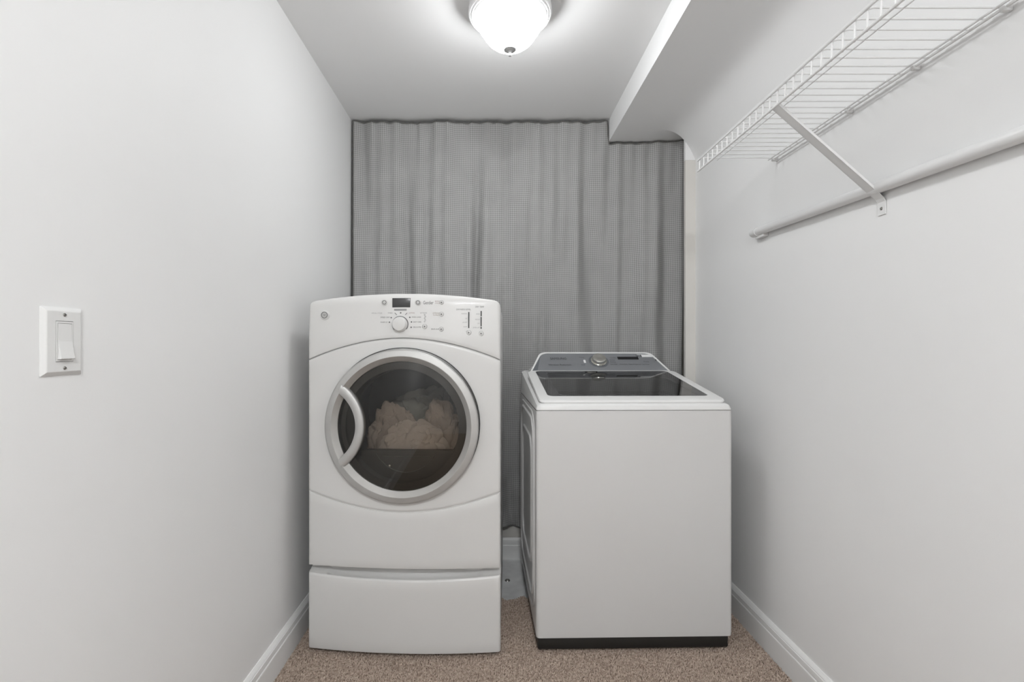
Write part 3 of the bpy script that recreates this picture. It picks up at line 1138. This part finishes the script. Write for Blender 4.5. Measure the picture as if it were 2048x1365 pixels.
def con_outline(g=0.0, nseg=10):
    """(x, t) outline, t up the face"""
    xb, xt = 0.317 - g, 0.262 - g
    L = CL - g
    r_ = 0.030
    pts = [(-xb, 0.0), (xb, 0.0)]   # no rim along the lower edge
    # right side up to the corner
    d = Vector((xt - xb, L, 0)).normalized()
    cR = Vector((xt, L, 0))
    p0 = cR - d * r_
    p1 = cR + Vector((-r_, 0, 0))
    for i in range(nseg + 1):
        t = i / nseg
        q = p0 * (1 - t) ** 2 + cR * 2 * t * (1 - t) + p1 * t ** 2
        pts.append((q.x, q.y))
    for x_, t_ in reversed(pts[2:]):
        pts.append((-x_, t_))
    return pts


def c3(x_, t_, n_=0.0):
    return tuple(Vector((x_, 0, 0)) + C0 + CU * t_ + CNR * n_)


oo = con_outline(0)
ii = con_outline(0.008)
ii2 = con_outline(0.0085)
back = [(x_, min(WD - 0.004, C0.y + 0.13), max(0.86, C0.z + t_ * CU.z - 0.035 * t_ / CL - 0.004)) for x_, t_ in oo]
con = loft('console', [back, [c3(x_, t_, -0.012) for x_, t_ in oo], [c3(x_, t_, -0.003) for x_, t_ in oo],
                       [c3(x_ * 0.997, t_ * 0.998, 0.001) for x_, t_ in oo], [c3(x_, t_, 0.0015) for x_, t_ in ii], [c3(x_, t_, -0.002) for x_, t_ in ii2]], 'lidwhite', wash, cap0=True, cap1=False)
con['label'] = 'white rimmed control console'
fp = pyd('console_face', [c3(x_, t_, -0.0008) for x_, t_ in ii2], [tuple(range(len(ii2)))], 'console', con, smooth=False)
fp['label'] = 'grey control face'
# darker end bands on the face
pyd('console_end', [c3(-0.3085, 0.0005, -0.0003), c3(-0.285, 0.0005, -0.0003), c3(-0.262, CL - 0.03, -0.0003), c3(-0.270, CL - 0.03, -0.0003)], [(0, 1, 2, 3)], 'console_dark', con, smooth=False)

WM = Matrix.Translation(W_C) @ Matrix.Rotation(W_ROT, 4, 'Z')
WMI = WM.inverted()


def con_uv(px, py):
    o_ = WMI @ Vector((0, 0, CAM_H))
    p_ = WMI @ at(px, py, 1.0)
    d_ = p_ - o_
    t_ = (C0 - o_).dot(CNR) / d_.dot(CNR)
    q = o_ + d_ * t_
    return q.x, (q - C0).dot(CU)


def ctext(s, x0, x1, yc, hpx, m):
    xa, ta = con_uv(x0, yc + hpx / 2)
    xb, tb = con_uv(x1, yc - hpx / 2)
    me = fit_text(s, xb - xa, tb - ta)
    for q in me.vertices:
        q.co = Vector(c3(xa + q.co.x, ta + q.co.y, 0.0002))
    me.materials.clear()
    return link('lettering', me, m, con, smooth=False)


def cplate(name, x0, y0, x1, y1, h, m):
    xa, ta = con_uv(x0, y1)
    xb, tb = con_uv(x1, y0)
    v = [c3(x_, t_, n_) for n_ in (-0.0006, h) for x_, t_ in ((xa, ta), (xb, ta), (xb, tb), (xa, tb))]
    return pyd(name, v, [(0, 1, 2, 3), (4, 5, 6, 7), (0, 1, 5, 4), (1, 2, 6, 5), (2, 3, 7, 6), (3, 0, 4, 7)], m, con, smooth=False)


def cdisc(name, px, py, prof, m, parent, n=40):
    x_, t_ = con_uv(px, py)
    v, f = [], []
    for r_, h_ in prof:
        for i in range(n):
            a = 2 * math.pi * i / n
            v.append(c3(x_ + r_ * math.cos(a), t_ + r_ * math.sin(a), h_))
    for j in range(len(prof) - 1):
        for i in range(n):
            k = (i + 1) % n
            f.append((j * n + i, j * n + k, (j + 1) * n + k, (j + 1) * n + i))
    f.append(tuple(range((len(prof) - 1) * n, len(prof) * n)))
    return pyd(name, v, f, m, parent)


ctext('SAMSUNG', 1101, 1132, 717.6, 4.2, 'print_blue')
ctext('Vibration Reduction', 1097, 1142, 730, 3.0, 'print_blue')
dl_ = cdisc('dial', 1197.5, 722.5, [(0.037, -0.0005), (0.037, 0.003), (0.031, 0.004), (0.031, 0.018), (0.0285, 0.0215), (0.024, 0.0225), (0.012, 0.0222), (0.001, 0.022)], 'chrome', con, 56)
dl_['label'] = 'chrome cycle dial'
cdisc('dial_ring', 1197.5, 722.5, [(0.046, -0.0004), (0.046, 0.0006), (0.0385, 0.0006), (0.0385, -0.0004)], 'console_dark', dl_, 56)
sc_ = cplate('display', 1236, 714.2, 1275.5, 719.2, 0.0006, 'lcd')
sc_['label'] = 'black display strip'
sk = cplate('sticker', 1284, 709.8, 1303, 714.6, 0.0007, 'sticker')
sk['label'] = 'white paper sticker'
ctext('o e', 1272.5, 1283, 712, 4.2, 'print_blue')
cplate('sticker', 1273, 709.4, 1284, 710.3, 0.0007, 'sticker')
cplate('power_button', 1168, 720.5, 1170.5, 726, 0.0008, 'sticker')
for s_, xa, xb, yy in (('Temp', 1158, 1169, 715.5), ('Soil', 1163, 1169.5, 730), ('Heavy Duty', 1220, 1231, 716.3), ('Normal', 1220, 1229, 720.5), ('Bedding', 1221, 1231, 724.8), ('Quick Wash', 1221, 1234, 729.3),
                       ('Delay End', 1240, 1254, 729.2), ('Signal', 1258, 1268, 729.2), ('Child Lock', 1270, 1282, 729.2), ('Start Pause', 1285, 1298, 729.2), ('Power', 1288, 1298, 724)):
    ctext(s_, xa, xb, yy, 2.0, 'print_blue')
cdisc('power_light', 1312, 720.3, [(0.004, -0.0005), (0.004, 0.0006), (0.002, 0.0008)], 'lcd', con, 14)

# ------------------------------------------------------------------ ceiling light
def ceiling_light(loc, glow, label, power_r=0):
    e = empty('ceiling_light', loc)
    tag(e, label, 'ceiling light')
    lathe('canopy', [(0.0, 0.0), (0.1340, 0.0), (0.1350, -0.006), (0.1350, -0.030), (0.1375, -0.034), (0.1385, -0.046), (0.1370, -0.052), (0.1335, -0.0545), (0.1315, -0.0525), (0.1295, -0.0535), (0.1270, -0.0575), (0.1250, -0.0555),
                     (0.1225, -0.0565), (0.1200, -0.0600), (0.1180, -0.0580), (0.1160, -0.0590), (0.1140, -0.0590), (0.112, -0.050)], 'canopy', e, n=96, cap=False)
    b = lathe('glass_bowl', [(0.111, -0.048), (0.1115, -0.060), (0.1105, -0.072), (0.1065, -0.085), (0.0995, -0.098), (0.0915, -0.109), (0.0840, -0.121), (0.0740, -0.134), (0.0590, -0.146), (0.0390, -0.155), (0.0180, -0.160), (0.0, -0.161)], glow, e, n=96, cap=False)
    b['label'] = 'lit frosted glass bowl'
    fn = lathe('finial', [(0.0, -0.160), (0.0195, -0.1625), (0.0205, -0.1660), (0.0165, -0.1690), (0.0070, -0.1715), (0.0050, -0.1760), (0.0062, -0.1810), (0.0045, -0.1860), (0.0, -0.1875)], 'finial', e, n=32)
    return e


ceiling_light((0.063, 1.66, H_C), 'glow', 'round frosted ceiling light above the machines')
ceiling_light((0.05, -0.75, H_C), 'glow_fill', 'added fill light shaped like the ceiling fixture, unseen behind the camera')

# ------------------------------------------------------------------ wire shelf
SY0, SY1 = 0.05, 1.723
SXW, SXF = 0.971, 0.716
SZ = CAM_H + 0.642
LIPZ = CAM_H + 0.599
sh = empty('wire_shelf', (SXW, (SY0 + SY1) / 2, SZ))
tag(sh, 'white ventilated wire shelf fixed high on the right wall', 'shelf')


def ls(p):
    return Vector(p) - sh.location


wr = 0.0021
tube('wall_rail', [ls((SXW, SY0, SZ - 0.004)), ls((SXW, SY1, SZ - 0.004))], 0.0032, 'wire', sh)
tube('wall_rail', [ls((SXW - 0.016, SY0, SZ - 0.005)), ls((SXW - 0.016, SY1, SZ - 0.005))], 0.0026, 'wire', sh)
tube('front_rail', [ls((SXF - 0.002, SY0, SZ + 0.001)), ls((SXF - 0.002, SY1 + 0.004, SZ - 0.006))], 0.0031, 'wire', sh)
tube('lip_rail', [ls((SXF - 0.002, SY0, LIPZ)), ls((SXF - 0.002, SY1 + 0.006, LIPZ))], 0.0033, 'wire', sh)
tube('middle_rail', [ls((SXF + 0.063, SY0, SZ - 0.006)), ls((SXF + 0.063, SY1, SZ - 0.006))], 0.0016, 'wire', sh)
pts = [(SXW + 0.004, 0, 0.0), (SXF + 0.012, 0, 0.0), (SXF + 0.004, 0, -0.002), (SXF + 0.0005, 0, -0.007), (SXF - 0.001, 0, LIPZ - SZ - 0.003)]
tv, tf = tube_vf([Vector(p) - Vector((SXW, 0, 0)) for p in pts], wr, 6)
wire0 = pyd('deck_wire', tv, tf, 'wire', sh)
nw = 51
sp_ = (SY1 - SY0 - 0.012) / (nw - 1)
for i in range(nw):
    yy = SY1 - 0.008 - i * sp_
    o = wire0
    if i:
        o = wire0.copy()
        COL.objects.link(o)
        o.parent = sh
    o.location = (0, yy - sh.location.y, 0)
for yy in (1.716, 1.36, 1.147, 0.945, 0.55, 0.2):
    bm = bm_box(SXW - 0.007, XR - 0.0005, yy - 0.005, yy + 0.005, SZ - 0.012, SZ + 0.003, 0.002)
    lo = from_bm('wall_clip', bm, 'wire', sh)
    lo.location = -sh.location

# diagonal support brace with a wall tab
BY = 1.255
A_ = Vector((SXF - 0.002, BY, LIPZ - 0.003))
B_ = Vector((XR - 0.0035, BY, CAM_H + 0.362))
d = (B_ - A_).normalized()
nrm = Vector((-d.z, 0, d.x))
if nrm.z < 0:
    nrm = -nrm
hwid = 0.0125
v, f = [], []
path = [(A_ - d * 0.004 + nrm * 0.010, nrm), (A_ - d * 0.005 + nrm * 0.002, nrm), (A_, nrm), (B_ - d * 0.006, nrm), (B_ + Vector((0, 0, -0.004)), Vector((-1, 0, 0))), (Vector((XR - 0.0030, BY, CAM_H + 0.326)), Vector((-1, 0, 0)))]
for p, nn in path:
    th = 0.0024
    for sy in (-1, 1):
        v.append(p + Vector((0, sy * hwid, 0)))
        v.append(p + Vector((0, sy * hwid, 0)) + (nn * th if nn.x > -0.9 else Vector((0.0024, 0, 0))))
for i in range(len(path) - 1):
    a = i * 4
    b2 = a + 4
    f += [(a, a + 2, b2 + 2, b2), (a + 1, a + 3, b2 + 3, b2 + 1), (a, a + 1, b2 + 1, b2), (a + 2, a + 3, b2 + 3, b2 + 2)]
f += [(0, 1, 3, 2), (len(v) - 4, len(v) - 3, len(v) - 1, len(v) - 2)]
br = pyd('support_brace', v, f, 'wire', sh, smooth=False)
br.location = -sh.location
# raised edge flange along the brace gives its fold
for sy in (-1, 1):
    v2 = [A_ + Vector((0, sy * hwid, 0)), B_ - d * 0.02 + Vector((0, sy * hwid, 0))]
    fv = []
    for p in v2:
        fv += [p + Vector((0, -0.0009, 0)), p + Vector((0, 0.0009, 0)), p + nrm * 0.006 + Vector((0, 0.0009, 0)), p + nrm * 0.006 + Vector((0, -0.0009, 0))]
    pyd('flange', fv, [(0, 1, 2, 3), (4, 5, 6, 7), (0, 1, 5, 4), (1, 2, 6, 5), (2, 3, 7, 6), (3, 0, 4, 7)], 'wire', br, smooth=False)
lathe('screw', [(0.0, -0.0022), (0.0030, -0.0018), (0.0045, 0.0), (0.0045, 0.001)], 'screw', br, n=16, axis='X', c=(XR - 0.0030, BY, CAM_H + 0.342))

# ------------------------------------------------------------------ closet rod
ra = Vector((0.9655, 1.834, CAM_H + 0.411))
rb = Vector((0.9655, 0.05, CAM_H + 0.3565))
rod = empty('closet_rod', (ra + rb) / 2)
tag(rod, 'white closet rod along the right wall below the wire shelf', 'closet rod')
o = tube('pole', [ra - rod.location, rb - rod.location], 0.0150, 'pole', rod, n=32)
dv = (rb - ra).normalized()
o = tube('end_cap', [ra - dv * 0.006 - rod.location, ra - dv * 0.003 - rod.location, ra + dv * 0.028 - rod.location], 0.0171, 'pole', rod, n=32)
bm = bm_box(0.964, XR - 0.0005, 1.770, 1.826, ra.z - 0.026, ra.z - 0.010, 0.002)
o = from_bm('wall_bracket', bm, 'pole', rod)
o.location = -rod.location
bm = bm_box(0.958, XR - 0.0005, 0.30, 0.34, rb.z - 0.020, rb.z - 0.008, 0.002)
o = from_bm('wall_bracket', bm, 'pole', rod)
o.location = -rod.location

# ------------------------------------------------------------------ light switch
sy_c, sz_c = 0.8275, 1.0815
sw = empty('light_switch', (XL, sy_c, sz_c))
tag(sw, 'white rocker light switch on the left wall', 'light switch')
hw_, hh_ = 0.0392, 0.0560


def yz_loop(x, ya, za, oy=0.0, oz=0.0):
    return [(x, oy - ya, oz - za), (x, oy + ya, oz - za), (x, oy + ya, oz + za), (x, oy - ya, oz + za)]


pl = loft('plate', [yz_loop(0.0, hw_, hh_), yz_loop(0.0015, hw_, hh_), yz_loop(0.0058, hw_ - 0.0055, hh_ - 0.0055), yz_loop(0.0064, hw_ - 0.0070, hh_ - 0.0070),
                    yz_loop(0.0064, 0.0172, 0.0338), yz_loop(0.0030, 0.0168, 0.0334)], 'switch', sw, cap0=True, cap1=True, smooth=False)
fr = loft('frame', [yz_loop(0.0030, 0.0162, 0.0328), yz_loop(0.0070, 0.0162, 0.0328), yz_loop(0.0070, 0.0140, 0.0300), yz_loop(0.0045, 0.0138, 0.0298)], 'switch', sw, smooth=False)
v = []
for yy in (-0.0132, 0.0132):
    for x_, z_ in ((0.004, 0.0292), (0.0072, 0.0292), (0.0076, 0.004), (0.0078, 0.0), (0.0128, -0.0280), (0.0122, -0.0292), (0.004, -0.0292)):
        v.append((x_, yy, z_))
f = [tuple(range(7)), tuple(range(7, 14))] + [(i, (i + 1) % 7, 7 + (i + 1) % 7, 7 + i) for i in range(7)]
pyd('rocker', v, f, 'switch', sw, smooth=False)
for dz in (0.0440, -0.0440):
    s_ = lathe('screw', [(0.0030, 0.0), (0.0030, 0.0006), (0.0022, 0.0014), (0.0, 0.0017)], 'screw', sw, n=16, axis='X', c=(0.0064, 0.0, dz))
    bm = bm_box(0.0076, 0.0084, -0.0022, 0.0022, dz - 0.0004, dz + 0.0004)
    from_bm('slot', bm, 'dark', s_)
